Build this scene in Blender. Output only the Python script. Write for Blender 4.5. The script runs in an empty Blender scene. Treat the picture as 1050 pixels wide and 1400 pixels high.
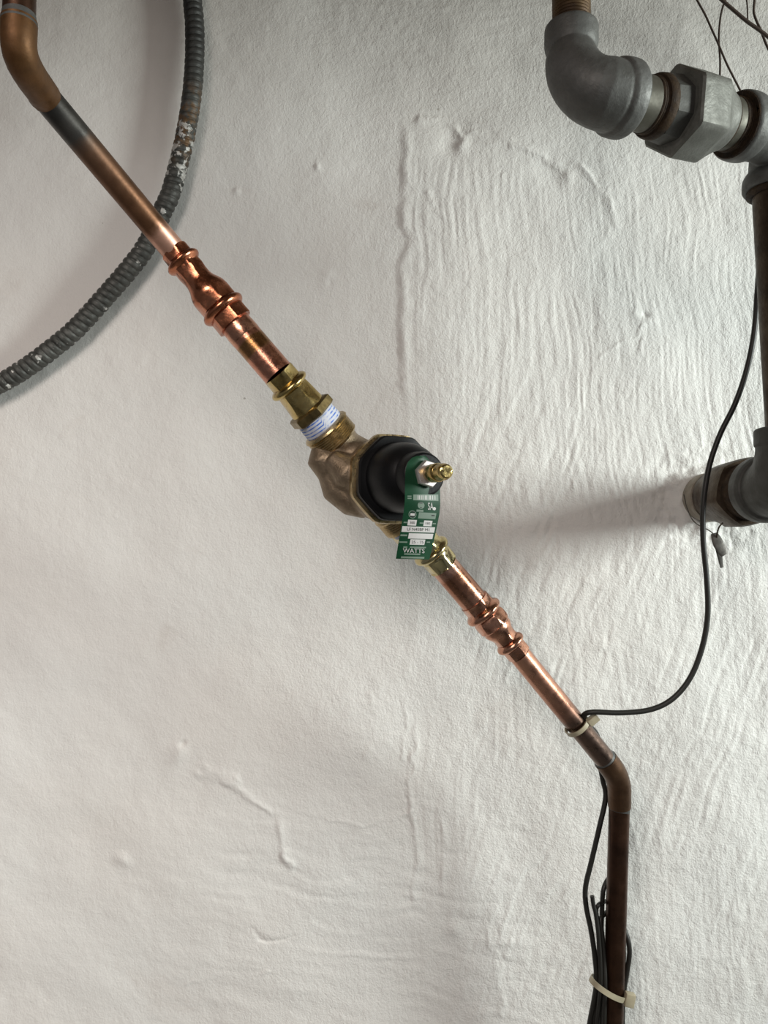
import bpy, math, random
import numpy as np
from mathutils import Vector, Matrix
random.seed(7)
C = bpy.context.scene.collection
sc = bpy.context.scene
# ------------------------------------------------------------------ camera
F = 1050.0; H = 0.95; CZ = 1.6; PITCH = math.radians(2.5)
cam = bpy.data.objects.new('camera', bpy.data.cameras.new('camera')); C.objects.link(cam)
cam.data.sensor_fit = 'VERTICAL'; cam.data.sensor_height = 36.0; cam.data.lens = 36.0*F/1400.0
cam.data.clip_start = 0.02
cam.location = (0, -H, CZ); cam.rotation_euler = (math.pi/2+PITCH, 0, 0)
sc.camera = cam
# ------------------------------------------------------------------ world, lights, exposure
w = bpy.data.worlds.new('world'); sc.world = w; w.use_nodes = True
w.node_tree.nodes['Background'].inputs[0].default_value = (0.95, 0.97, 1.0, 1)
w.node_tree.nodes['Background'].inputs[1].default_value = 0.13
def area(name, loc, target, sx, sy, power, col, spread=180):
    l = bpy.data.lights.new(name, 'AREA'); l.shape = 'RECTANGLE'; l.size = sx; l.size_y = sy
    l.energy = power; l.color = col; l.spread = math.radians(spread)
    o = bpy.data.objects.new(name, l); C.objects.link(o); o.location = loc
    o.rotation_euler = (Vector(target)-Vector(loc)).to_track_quat('-Z', 'Y').to_euler(); return o
area('cool_work_light', (1.80, -0.84, 1.90), (0.2, 0, 1.45), 0.50, 0.55, 30, (0.93, 1.0, 0.965), 150)
area('warm_room_lamp', (-0.50, -1.7, 2.2), (-0.65, 0, 0.80), 0.6, 0.6, 7.8, (1.0, 0.90, 0.84), 100)
sc.view_settings.view_transform = 'Standard'; sc.view_settings.look = 'None'
sc.view_settings.gamma = 1.0; sc.view_settings.use_curve_mapping = False
sc.view_settings.exposure = 0.0

cp, sp = math.cos(PITCH), math.sin(PITCH)
def P(px, py, d):
    """point seen at a pixel of the 1050x1400 photograph, d millimetres deep"""
    u = (px-525)/F; v = -(py-700)/F; d = d/1000.0
    return Vector((u*d, -H + d*(cp - v*sp), CZ + d*(sp + v*cp)))
def W(px, py, o=0):
    """same, but o millimetres in front of the wall"""
    v = -(py-700)/F
    return P(px, py, 1000*(H - o/1000.0)/(cp - v*sp))
def depth(p):
    return ((p.y+H)*cp + (p.z-CZ)*sp)

# ------------------------------------------------------------------ materials
def mat(name, col, rough=0.5, metal=0.0, build=None, spec=0.5):
    m = bpy.data.materials.new(name); m.use_nodes = True
    nt = m.node_tree; b = nt.nodes['Principled BSDF']
    b.inputs['Base Color'].default_value = (*col, 1); b.inputs['Roughness'].default_value = rough
    b.inputs['Metallic'].default_value = metal; b.inputs['Specular IOR Level'].default_value = spec
    if build: build(nt, b)
    return m
def N(nt, t, **k):
    n = nt.nodes.new(t)
    for a, v in k.items(): setattr(n, a, v)
    return n
def noise(nt, scale, detail=4, rough=0.6, vec=None, dist=0.0):
    n = N(nt, 'ShaderNodeTexNoise'); n.inputs['Scale'].default_value = scale
    n.inputs['Detail'].default_value = detail; n.inputs['Roughness'].default_value = rough
    n.inputs['Distortion'].default_value = dist
    if vec is None:
        g = N(nt, 'ShaderNodeNewGeometry'); vec = g.outputs['Position']
    nt.links.new(vec, n.inputs['Vector']); return n.outputs['Fac']
def ramp(nt, fac, stops):
    r = N(nt, 'ShaderNodeValToRGB'); e = r.color_ramp.elements
    while len(e) < len(stops): e.new(0.5)
    for i, (p, c) in enumerate(stops):
        e[i].position = p; e[i].color = (*c, 1) if len(c) == 3 else c
    nt.links.new(fac, r.inputs[0]); return r.outputs[0]
def mix(nt, fac, a, b):
    m = N(nt, 'ShaderNodeMix', data_type='RGBA')
    for s, v in ((m.inputs[0], fac), (m.inputs[6], a), (m.inputs[7], b)):
        if isinstance(v, bpy.types.NodeSocket): nt.links.new(v, s)
        elif isinstance(v, (int, float)): s.default_value = v
        else: s.default_value = (*v, 1)
    return m.outputs[2]
def mathn(nt, op, a, b=0.0):
    m = N(nt, 'ShaderNodeMath', operation=op)
    for s, v in zip(m.inputs, (a, b)):
        if isinstance(v, bpy.types.NodeSocket): nt.links.new(v, s)
        else: s.default_value = v
    return m.outputs[0]
def bump(nt, b, h, dist, strength=1.0):
    n = N(nt, 'ShaderNodeBump'); n.inputs['Distance'].default_value = dist; n.inputs['Strength'].default_value = strength
    nt.links.new(h, n.inputs['Height']); nt.links.new(n.outputs[0], b.inputs['Normal'])
def grey(v): return (v, v, v)
def metalmat(name, stops, scale, rough, roughvar=0.1, metal=1.0, bumpd=0.0002, detail=5, stops_t=None):
    """mottled metal: stops over a noise; stops_t (position along the piece -> colour, alpha = amount) over it"""
    def build(nt, b):
        f = noise(nt, scale, detail, 0.65)
        c = ramp(nt, f, stops)
        if stops_t:
            at = N(nt, 'ShaderNodeAttribute', attribute_name='t')
            wob = mathn(nt, 'MULTIPLY', mathn(nt, 'SUBTRACT', noise(nt, 70, 3, 0.5), 0.5), 0.12)
            fac = mathn(nt, 'ADD', at.outputs['Fac'], wob)
            cc = ramp(nt, fac, [(p, col) for p, col, a in stops_t])
            aa = ramp(nt, fac, [(p, grey(a)) for p, col, a in stops_t])
            c = mix(nt, aa, c, cc)
        nt.links.new(c, b.inputs['Base Color'])
        r = ramp(nt, noise(nt, scale*2.3, 4), [(0.3, grey(max(0.03, rough-roughvar))), (0.7, grey(rough+roughvar))])
        nt.links.new(r, b.inputs['Roughness'])
        bump(nt, b, noise(nt, scale*6, 4), bumpd, 0.6)
    return mat(name, stops[0][1], rough, metal, build)

BRIGHT = (0.62, 0.30, 0.20)
M = {}
def wallbuild(nt, b):
    g = N(nt, 'ShaderNodeNewGeometry').outputs['Position']
    c = ramp(nt, noise(nt, 3.0, 3, 0.5, g), [(0.3, (0.74, 0.715, 0.68)), (0.7, (0.77, 0.765, 0.74))])
    st = ramp(nt, noise(nt, 9, 5, 0.6, g, 0.4), [(0.62, grey(0)), (0.76, grey(0.35))])
    c = mix(nt, st, c, (0.60, 0.545, 0.50))
    sk = ramp(nt, noise(nt, 95, 2, 0.5, g), [(0.79, grey(0)), (0.82, grey(0.7))])
    c = mix(nt, sk, c, (0.30, 0.27, 0.23))
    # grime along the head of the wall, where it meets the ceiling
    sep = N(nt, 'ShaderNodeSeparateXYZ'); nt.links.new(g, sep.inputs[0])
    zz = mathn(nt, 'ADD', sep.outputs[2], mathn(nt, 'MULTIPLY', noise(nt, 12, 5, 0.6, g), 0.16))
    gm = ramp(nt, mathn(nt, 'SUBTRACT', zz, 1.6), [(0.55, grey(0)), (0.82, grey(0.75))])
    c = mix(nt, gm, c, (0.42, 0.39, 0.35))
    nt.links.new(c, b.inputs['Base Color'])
    mp = N(nt, 'ShaderNodeMapping'); mp.inputs['Scale'].default_value = (210, 210, 150)
    nt.links.new(g, mp.inputs[0])
    xr = mathn(nt, 'ADD', sep.outputs[0], mathn(nt, 'MULTIPLY', noise(nt, 7, 3, 0.5, g), 0.24))
    coarse = ramp(nt, mathn(nt, 'ADD', xr, 0.5), [(0.35, grey(0.35)), (0.72, grey(0.78))])
    h1 = noise(nt, 1.0, 6, 0.6, mp.outputs[0], 0.5)
    h2 = noise(nt, 420, 4, 0.6, g)
    bump(nt, b, mathn(nt, 'MULTIPLY', coarse, mathn(nt, 'ADD', mathn(nt, 'MULTIPLY', h1, 0.7), mathn(nt, 'MULTIPLY', h2, 0.5))), 0.0022, 1.0)
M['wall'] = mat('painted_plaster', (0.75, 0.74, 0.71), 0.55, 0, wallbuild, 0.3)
M['concrete'] = mat('concrete_floor', (0.22, 0.21, 0.2), 0.8, 0, lambda nt, b: nt.links.new(ramp(nt, noise(nt, 8), [(0.3, grey(0.14)), (0.7, (0.27, 0.26, 0.24))]), b.inputs['Base Color']))
M['ceiling'] = mat('old_boards', (0.12, 0.09, 0.07), 0.8, 0, lambda nt, b: nt.links.new(ramp(nt, noise(nt, 5), [(0.3, (0.08, 0.06, 0.045)), (0.7, (0.2, 0.15, 0.11))]), b.inputs['Base Color']))
M['copper'] = metalmat('bright_copper', [(0.3, (0.50, 0.22, 0.14)), (0.55, BRIGHT), (0.75, (0.70, 0.38, 0.28))], 60, 0.27)
M['copper_cast'] = metalmat('pressed_copper', [(0.3, (0.3400, 0.1190, 0.0595)), (0.55, (0.4930, 0.1870, 0.1020)), (0.75, (0.5610, 0.2550, 0.1530))], 80, 0.23)
M['copper_cast_pink'] = metalmat('pressed_copper_pale', [(0.3, (0.48, 0.22, 0.14)), (0.55, (0.60, 0.31, 0.21)), (0.75, (0.68, 0.38, 0.28))], 80, 0.22)
M['copper_brown'] = metalmat('tarnished_copper', [(0.3, (0.0425, 0.0225, 0.0150)), (0.55, (0.0750, 0.0375, 0.0225)), (0.75, (0.0950, 0.0500, 0.0350))], 35, 0.38, metal=0.85)
M['copper_elbow'] = metalmat('tarnished_copper_elbow', [(0.3, (0.0850, 0.0404, 0.0149)), (0.55, (0.1190, 0.0553, 0.0191)), (0.75, (0.1360, 0.0723, 0.0340))], 50, 0.52, metal=0.65)
M['copper_elbow_dark'] = metalmat('dull_copper_elbow', [(0.3, (0.0715, 0.0385, 0.0220)), (0.6, (0.1100, 0.0605, 0.0330)), (0.75, (0.1320, 0.0770, 0.0495))], 50, 0.42, metal=0.8)
M['diag_up'] = metalmat('diagonal_copper', [(0.3, (0.0980, 0.0455, 0.0210)), (0.6, (0.1600, 0.0770, 0.0400))], 40, 0.42, metal=0.8,
    stops_t=[(0.0, (0.07, 0.065, 0.06), 1), (0.22, (0.09, 0.085, 0.078), 1), (0.33, (0.2, 0.13, 0.09), 0.4), (0.80, (0.3, 0.15, 0.08), 0.0), (0.88, (0.6, 0.34, 0.25), 1.0)])
M['diag_low'] = metalmat('diagonal_copper_low', [(0.3, (0.50, 0.24, 0.16)), (0.6, (0.60, 0.31, 0.21))], 45, 0.3, metal=0.95,
    stops_t=[(0.0, (0.6, 0.3, 0.2), 0.0), (0.32, (0.4, 0.2, 0.14), 0.3), (0.58, (0.17, 0.11, 0.085), 1.0), (1.0, (0.15, 0.105, 0.085), 1.0)])
M['pipe_up'] = metalmat('inch_copper', [(0.3, (0.46, 0.19, 0.12)), (0.6, (0.60, 0.28, 0.19))], 90, 0.25,
    stops_t=[(0.0, (0.6, 0.3, 0.2), 0.0), (0.30, (0.6, 0.3, 0.2), 0.1), (0.36, (0.24, 0.13, 0.04), 0.85), (0.55, (0.24, 0.13, 0.04), 0.8), (0.62, (0.55, 0.27, 0.18), 0.1)])
M['pipe_low'] = metalmat('inch_copper_low', [(0.3, (0.44, 0.21, 0.14)), (0.6, (0.56, 0.29, 0.20))], 90, 0.25,
    stops_t=[(0.0, (0.66, 0.4, 0.3), 0.5), (0.2, (0.6, 0.36, 0.28), 0.6), (0.3, (0.33, 0.15, 0.09), 0.85), (0.75, (0.33, 0.15, 0.09), 0.6), (0.85, (0.55, 0.3, 0.2), 0.0)])
M['solder'] = metalmat('dull_solder', [(0.3, (0.0500, 0.0500, 0.0490)), (0.7, (0.1100, 0.1075, 0.1000))], 60, 0.6, metal=0.4)
M['brass'] = metalmat('brass', [(0.3, (0.40, 0.27, 0.09)), (0.6, (0.55, 0.42, 0.18))], 70, 0.22)
M['brass_pale'] = metalmat('brass_pale', [(0.3, (0.4675, 0.3740, 0.1700)), (0.6, (0.5950, 0.5100, 0.2890))], 70, 0.17, 0.07)
M['brass_dull'] = metalmat('brass_dull', [(0.3, (0.1600, 0.1160, 0.0480)), (0.6, (0.2400, 0.1760, 0.0800))], 70, 0.38)
M['bronze'] = metalmat('cast_bronze', [(0.3, (0.2175, 0.1613, 0.1050)), (0.6, (0.2850, 0.2175, 0.1500))], 90, 0.47, bumpd=0.0008, metal=0.8)
M['bronze_bright'] = metalmat('machined_bronze', [(0.3, (0.36, 0.26, 0.13)), (0.6, (0.46, 0.35, 0.19))], 90, 0.30, metal=0.95)
def tape(nt, b):
    at = N(nt, 'ShaderNodeAttribute', attribute_name='t'); an = N(nt, 'ShaderNodeAttribute', attribute_name='a')
    x = mathn(nt, 'ADD', mathn(nt, 'MULTIPLY', at.outputs['Fac'], 5.2), mathn(nt, 'MULTIPLY', an.outputs['Fac'], 1.0))
    f = mathn(nt, 'FRACT', x)
    s1 = ramp(nt, f, [(0.0, grey(0)), (0.42, grey(0)), (0.5, grey(1)), (0.80, grey(1)), (0.88, grey(0))])
    c = mix(nt, mathn(nt, 'MULTIPLY', s1, ramp(nt, noise(nt, 160, 3), [(0.35, grey(0)), (0.55, grey(1))])), (0.54, 0.56, 0.62), (0.05, 0.14, 0.50))
    nt.links.new(c, b.inputs['Base Color'])
M['tape'] = mat('thread_tape', (0.8, 0.82, 0.86), 0.6, 0, tape)
M['black_plastic'] = mat('black_plastic', (0.0045, 0.0045, 0.005), 0.40, 0, lambda nt, b: bump(nt, b, noise(nt, 500, 3), 0.0002, 0.4), 0.2)
M['steel'] = metalmat('zinc_nut', [(0.3, (0.55, 0.50, 0.48)), (0.7, (0.75, 0.70, 0.67))], 90, 0.35, metal=0.7)
M['green'] = mat('green_tag', (0.0036, 0.0450, 0.0192), 0.45, 0, lambda nt, b: nt.links.new(ramp(nt, noise(nt, 60), [(0.3, (0.002, 0.032, 0.012)), (0.7, (0.005, 0.05, 0.02))]), b.inputs['Base Color']), 0.3)
M['print_white'] = mat('white_print', (0.50, 0.48, 0.47), 0.5)
M['print_grey'] = mat('grey_print', (0.14, 0.19, 0.15), 0.5)
M['print_black'] = mat('black_print', (0.02, 0.02, 0.02), 0.5)
M['galv'] = metalmat('galvanised', [(0.25, (0.0748, 0.0739, 0.0678)), (0.5, (0.1169, 0.1169, 0.1099)), (0.75, (0.1683, 0.1683, 0.1636))], 28, 0.60, metal=0.5, bumpd=0.001, detail=8)
M['galv_dark'] = metalmat('galvanised_dark', [(0.25, (0.0425, 0.0410, 0.0370)), (0.5, (0.0700, 0.0690, 0.0625)), (0.75, (0.1000, 0.1000, 0.0925))], 28, 0.60, metal=0.45, bumpd=0.0008, detail=8)
M['galv_nut'] = metalmat('galvanised_nut', [(0.3, (0.1020, 0.1020, 0.0892)), (0.5, (0.1428, 0.1428, 0.1275)), (0.75, (0.2040, 0.2040, 0.1887))], 45, 0.58, metal=0.5, bumpd=0.0008, detail=8)
M['galv_pipe'] = metalmat('galvanised_pipe', [(0.3, (0.0540, 0.0486, 0.0342)), (0.5, (0.0864, 0.0810, 0.0630)), (0.75, (0.1152, 0.1116, 0.0936))], 40, 0.55, metal=0.5, detail=7)
M['rust'] = metalmat('rusty_thread', [(0.3, (0.0099, 0.0059, 0.0033)), (0.5, (0.0297, 0.0149, 0.0050)), (0.72, (0.0561, 0.0314, 0.0116))], 90, 0.75, metal=0.3, bumpd=0.0008)
M['nipple_rust'] = metalmat('rusty_pipe', [(0.3, (0.0360, 0.0300, 0.0210)), (0.5, (0.0720, 0.0600, 0.0420)), (0.75, (0.1020, 0.0840, 0.0600))], 60, 0.55, metal=0.6,
    stops_t=[(0.0, (0.1, 0.06, 0.02), 0.0), (0.90, (0.1, 0.06, 0.02), 0.0), (0.955, (0.09, 0.05, 0.018), 0.9), (1.0, (0.03, 0.016, 0.01), 1.0)])
M['iron'] = metalmat('dark_iron', [(0.3, (0.030, 0.020, 0.013)), (0.5, (0.060, 0.042, 0.028)), (0.75, (0.10, 0.075, 0.052))], 40, 0.5, metal=0.85, bumpd=0.0008)
M['iron_tan'] = metalmat('painted_iron', [(0.3, (0.19, 0.16, 0.12)), (0.7, (0.33, 0.29, 0.24))], 50, 0.6, metal=0.2)
M['black_cable'] = mat('black_cable', (0.0132, 0.0120, 0.0096), 0.5, 0, lambda nt, b: bump(nt, b, noise(nt, 300, 3), 0.0002, 0.4))
M['brown_wire'] = mat('brown_wire', (0.05, 0.032, 0.022), 0.6, 0, lambda nt, b: bump(nt, b, noise(nt, 300, 3), 0.0002, 0.4))
M['nylon'] = mat('nylon_tie', (0.4960, 0.4400, 0.3040), 0.45, 0, lambda nt, b: nt.links.new(ramp(nt, noise(nt, 60), [(0.3, (0.30, 0.26, 0.18)), (0.7, (0.42, 0.37, 0.26))]), b.inputs['Base Color']))
M['lead'] = metalmat('dull_lead', [(0.3, (0.06, 0.055, 0.05)), (0.7, (0.14, 0.13, 0.115))], 120, 0.6, metal=0.5)
def conduitbuild(nt, b):
    at = N(nt, 'ShaderNodeAttribute', attribute_name='t').outputs['Fac']
    an = N(nt, 'ShaderNodeAttribute', attribute_name='a').outputs['Fac']
    base = ramp(nt, noise(nt, 60, 5), [(0.3, (0.035, 0.035, 0.031)), (0.55, (0.075, 0.075, 0.068)), (0.75, (0.14, 0.14, 0.13))])
    up = ramp(nt, at, [(0.30, grey(1)), (0.42, grey(0))])
    base = mix(nt, mathn(nt, 'MULTIPLY', up, 0.72), base, (0.014, 0.013, 0.012))
    ru = mathn(nt, 'MULTIPLY', ramp(nt, at, [(0.36, grey(0)), (0.41, grey(1)), (0.46, grey(1)), (0.49, grey(0))]), ramp(nt, noise(nt, 110, 4), [(0.45, grey(0)), (0.6, grey(0.9))]))
    base = mix(nt, ru, base, (0.14, 0.075, 0.03))
    zone = ramp(nt, at, [(0.0, grey(0.02)), (0.40, grey(0.05)), (0.44, grey(0.62)), (0.49, grey(0.62)), (0.53, grey(0.27)), (1.0, grey(0.36))])
    pn = ramp(nt, mathn(nt, 'ADD', noise(nt, 75, 4), mathn(nt, 'MULTIPLY', mathn(nt, 'SUBTRACT', zone, 0.5), 0.36)), [(0.56, grey(0)), (0.60, grey(1))])
    c = mix(nt, mathn(nt, 'MULTIPLY', pn, 0.85), base, (0.58, 0.57, 0.54))
    nt.links.new(c, b.inputs['Base Color'])
    bump(nt, b, noise(nt, 260, 3), 0.0004, 0.5)
M['conduit'] = mat('flexible_steel', (0.1, 0.1, 0.1), 0.55, 0.35, conduitbuild)

# ------------------------------------------------------------------ builders
def tag(o, label=None, cat=None, group=None, kind=None):
    if label: o['label'] = label
    if cat: o['category'] = cat
    if group: o['group'] = group
    if kind: o['kind'] = kind
    return o
def thing(name, loc, label, cat, group=None):
    o = bpy.data.objects.new(name, None); C.objects.link(o); o.empty_display_size = 0.02
    o.location = loc; return tag(o, label, cat, group)
class G:
    """geometry in world coordinates, with attributes t (along) and a (around)"""
    def __init__(s): s.v = []; s.f = []; s.t = []; s.a = []
    def add(s, vs, fs, ts=None, as_=None):
        n = len(s.v); s.v += [tuple(v) for v in vs]; s.f += [tuple(i+n for i in f) for f in fs]
        s.t += list(ts) if ts is not None else [0.5]*len(vs); s.a += list(as_) if as_ is not None else [0.0]*len(vs)
        return s
    def build(s, name, m, parent=None, smooth=True, angle=35, grp=None):
        V = np.array(s.v, dtype=float)
        if parent is not None:
            org = np.array(parent.get('_o', tuple(parent.location)))
        else:
            org = (V.min(0)+V.max(0))/2; org[2] = V[:, 2].min()
        me = bpy.data.meshes.new(name); me.from_pydata((V-org).tolist(), [], s.f)
        me.materials.append(M[m])
        for nm, arr in (('t', s.t), ('a', s.a)):
            at = me.attributes.new(nm, 'FLOAT', 'POINT'); at.data.foreach_set('value', np.array(arr, dtype=np.float32))
        me.validate(); me.update()
        if smooth:
            me.polygons.foreach_set('use_smooth', [True]*len(me.polygons))
            me.set_sharp_from_angle(angle=math.radians(angle))
        o = bpy.data.objects.new(name, me); C.objects.link(o)
        if parent is not None: o.parent = parent
        else: o.location = org
        ORG[o.name] = org
        return o
ORG = {}
def cast(o, vox=0.0008, it=6):
    m = o.modifiers.new('weld', 'REMESH'); m.mode = 'VOXEL'; m.voxel_size = vox; m.use_smooth_shade = True
    m = o.modifiers.new('soften', 'SMOOTH'); m.factor = 0.5; m.iterations = it
    return o
def under(parent):           # lets a mesh (whose own location may be an offset) parent a sub-part
    return parent
def frames(pts, up=None):
    pts = [Vector(p) for p in pts]; n = len(pts); T = []
    for i in range(n):
        a = pts[max(i-1, 0)]; b = pts[min(i+1, n-1)]; T.append((b-a).normalized())
    ref = Vector(up) if up else Vector((0, -1, 0))
    u = (ref - T[0]*ref.dot(T[0]))
    if u.length < 1e-3: u = T[0].orthogonal()
    u.normalize(); out = []
    for i in range(n):
        u = (u - T[i]*u.dot(T[i])).normalized()
        out.append((T[i], u, T[i].cross(u)))
    return out
def sweep(pts, rad, seg=32, mod=None, caps=True, up=None, g=None, ts=None, sq=(1, 1)):
    """tube along pts; rad = radius or list; mod(i, theta) -> factor; theta=0 looks to the room"""
    g = g or G(); fr = frames(pts, up); n = len(pts)
    if not hasattr(rad, '__len__'): rad = [rad]*n
    vs, ts_, as_ = [], [], []
    L = [0]
    for i in range(1, n): L.append(L[-1]+(Vector(pts[i])-Vector(pts[i-1])).length)
    for i in range(n):
        p = Vector(pts[i]); T, u, b = fr[i]
        for k in range(seg):
            th = 2*math.pi*k/seg; r = rad[i]*(mod(i, th) if mod else 1)
            vs.append(p + u*(r*math.cos(th)*sq[0]) + b*(r*math.sin(th)*sq[1]))
            ts_.append(L[i]/max(L[-1], 1e-9)); as_.append(k/seg)
    fs = [(i*seg+k, i*seg+(k+1) % seg, (i+1)*seg+(k+1) % seg, (i+1)*seg+k) for i in range(n-1) for k in range(seg)]
    if caps:
        fs.append(tuple(range(seg-1, -1, -1))); fs.append(tuple((n-1)*seg+k for k in range(seg)))
    return g.add(vs, fs, ts_, as_)
def ngon(nn, ph=0.0, amt=1.0):
    h = math.pi/nn
    def f(th):
        a = ((th+ph) % (2*h))-h
        return 1-amt+amt*math.cos(h)/math.cos(a)
    return f
HEX = ngon(6); OCT = ngon(8)
def pxlathe(a, b, prof, seg=48, mods=None, g=None, caps=True):
    """a, b: (px, py, depth_mm) ends of the axis; prof: (s px along, r px[, mod key])"""
    A, B = P(*a), P(*b); L = math.hypot(b[0]-a[0], b[1]-a[1])
    pts, rr, md = [], [], []
    for q in prof:
        t = q[0]/L; d = a[2]+(b[2]-a[2])*t
        tt = t*a[2]/(a[2]*t + b[2]*(1-t)) if (a[2] != b[2]) else t   # perspective-correct place on the axis
        pts.append(A.lerp(B, tt)); rr.append(q[1]*(a[2]*b[2]/(b[2]*(1-tt)+a[2]*tt) if False else (a[2]*(1-tt)+b[2]*tt))/F/1000)
        md.append(q[2] if len(q) > 2 else None)
    return sweep(pts, rr, seg, (lambda i, th: md[i](th) if md[i] else 1.0), caps, g=g)
def wlathe(A, d, prof, seg=48, g=None, caps=True):
    """axis from world point A along unit d; prof: (s m, r m[, mod])"""
    d = Vector(d).normalized(); pts = [A+d*q[0] for q in prof]; md = [q[2] if len(q) > 2 else None for q in prof]
    return sweep(pts, [q[1] for q in prof], seg, (lambda i, th: md[i](th) if md[i] else 1.0), caps, g=g)
def smooth_path(pts, n=8):
    pts = [Vector(p) for p in pts]; out = []
    for i in range(len(pts)-1):
        p0 = pts[i-1] if i else pts[0]*2-pts[1]; p1 = pts[i]; p2 = pts[i+1]
        p3 = pts[i+2] if i+2 < len(pts) else pts[-1]*2-pts[-2]
        for k in range(n):
            t = k/n
            out.append(0.5*((2*p1)+(p2-p0)*t+(2*p0-5*p1+4*p2-p3)*t*t+(3*p1-p0-3*p2+p3)*t*t*t))
    out.append(pts[-1]); return out
def resample(pts, step):
    L = [0.0]
    for i in range(1, len(pts)): L.append(L[-1]+(pts[i]-pts[i-1]).length)
    n = max(2, int(L[-1]/step)); xs = np.linspace(0, L[-1], n)
    A = np.array([tuple(p) for p in pts]); L = np.array(L)
    return [Vector((np.interp(x, L, A[:, 0]), np.interp(x, L, A[:, 1]), np.interp(x, L, A[:, 2]))) for x in xs]
def bevbox(c, ax, ay, az, sx, sy, sz, bv, g=None):
    """bevelled box, half sizes sx sy sz along unit axes"""
    import bmesh
    bm = bmesh.new(); bmesh.ops.create_cube(bm, size=2)
    for v in bm.verts: v.co = Vector((v.co.x*sx, v.co.y*sy, v.co.z*sz))
    bmesh.ops.bevel(bm, geom=bm.edges[:], offset=bv, segments=2, affect='EDGES', profile=0.5)
    bm.verts.index_update()
    vs = [Vector(c)+ax*v.co.x+ay*v.co.y+az*v.co.z for v in bm.verts]; fs = [[v.index for v in f.verts] for f in bm.faces]
    bm.free(); g = g or G(); return g.add(vs, fs)

# ------------------------------------------------------------------ numpy noise for the plaster relief
rng = np.random.default_rng(11)
LAT = rng.random((257, 257))*2-1
def vn(x, y, seed=0):
    x = x+seed*17.31; y = y+seed*9.77
    xi = np.floor(x).astype(int); yi = np.floor(y).astype(int); fx = x-xi; fy = y-yi
    fx = fx*fx*(3-2*fx); fy = fy*fy*(3-2*fy); a = xi % 256; b = yi % 256
    return (LAT[a, b]*(1-fx)+LAT[a+1, b]*fx)*(1-fy)+(LAT[a, b+1]*(1-fx)+LAT[a+1, b+1]*fx)*fy
def fbm(x, y, o=4, seed=0):
    s = 0; amp = 1.0
    for i in range(o): s = s+amp*vn(x*2**i, y*2**i, seed+i*3); amp *= 0.5
    return s
def sstep(a, b, x):
    t = np.clip((x-a)/(b-a), 0, 1); return t*t*(3-2*t)
def polydist(X, Y, pts):
    d = np.full(X.shape, 1e9)
    for (x0, y0), (x1, y1) in zip(pts[:-1], pts[1:]):
        dx, dy = x1-x0, y1-y0; t = np.clip(((X-x0)*dx+(Y-y0)*dy)/(dx*dx+dy*dy), 0, 1)
        d = np.minimum(d, np.hypot(X-x0-t*dx, Y-y0-t*dy))
    return d
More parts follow.
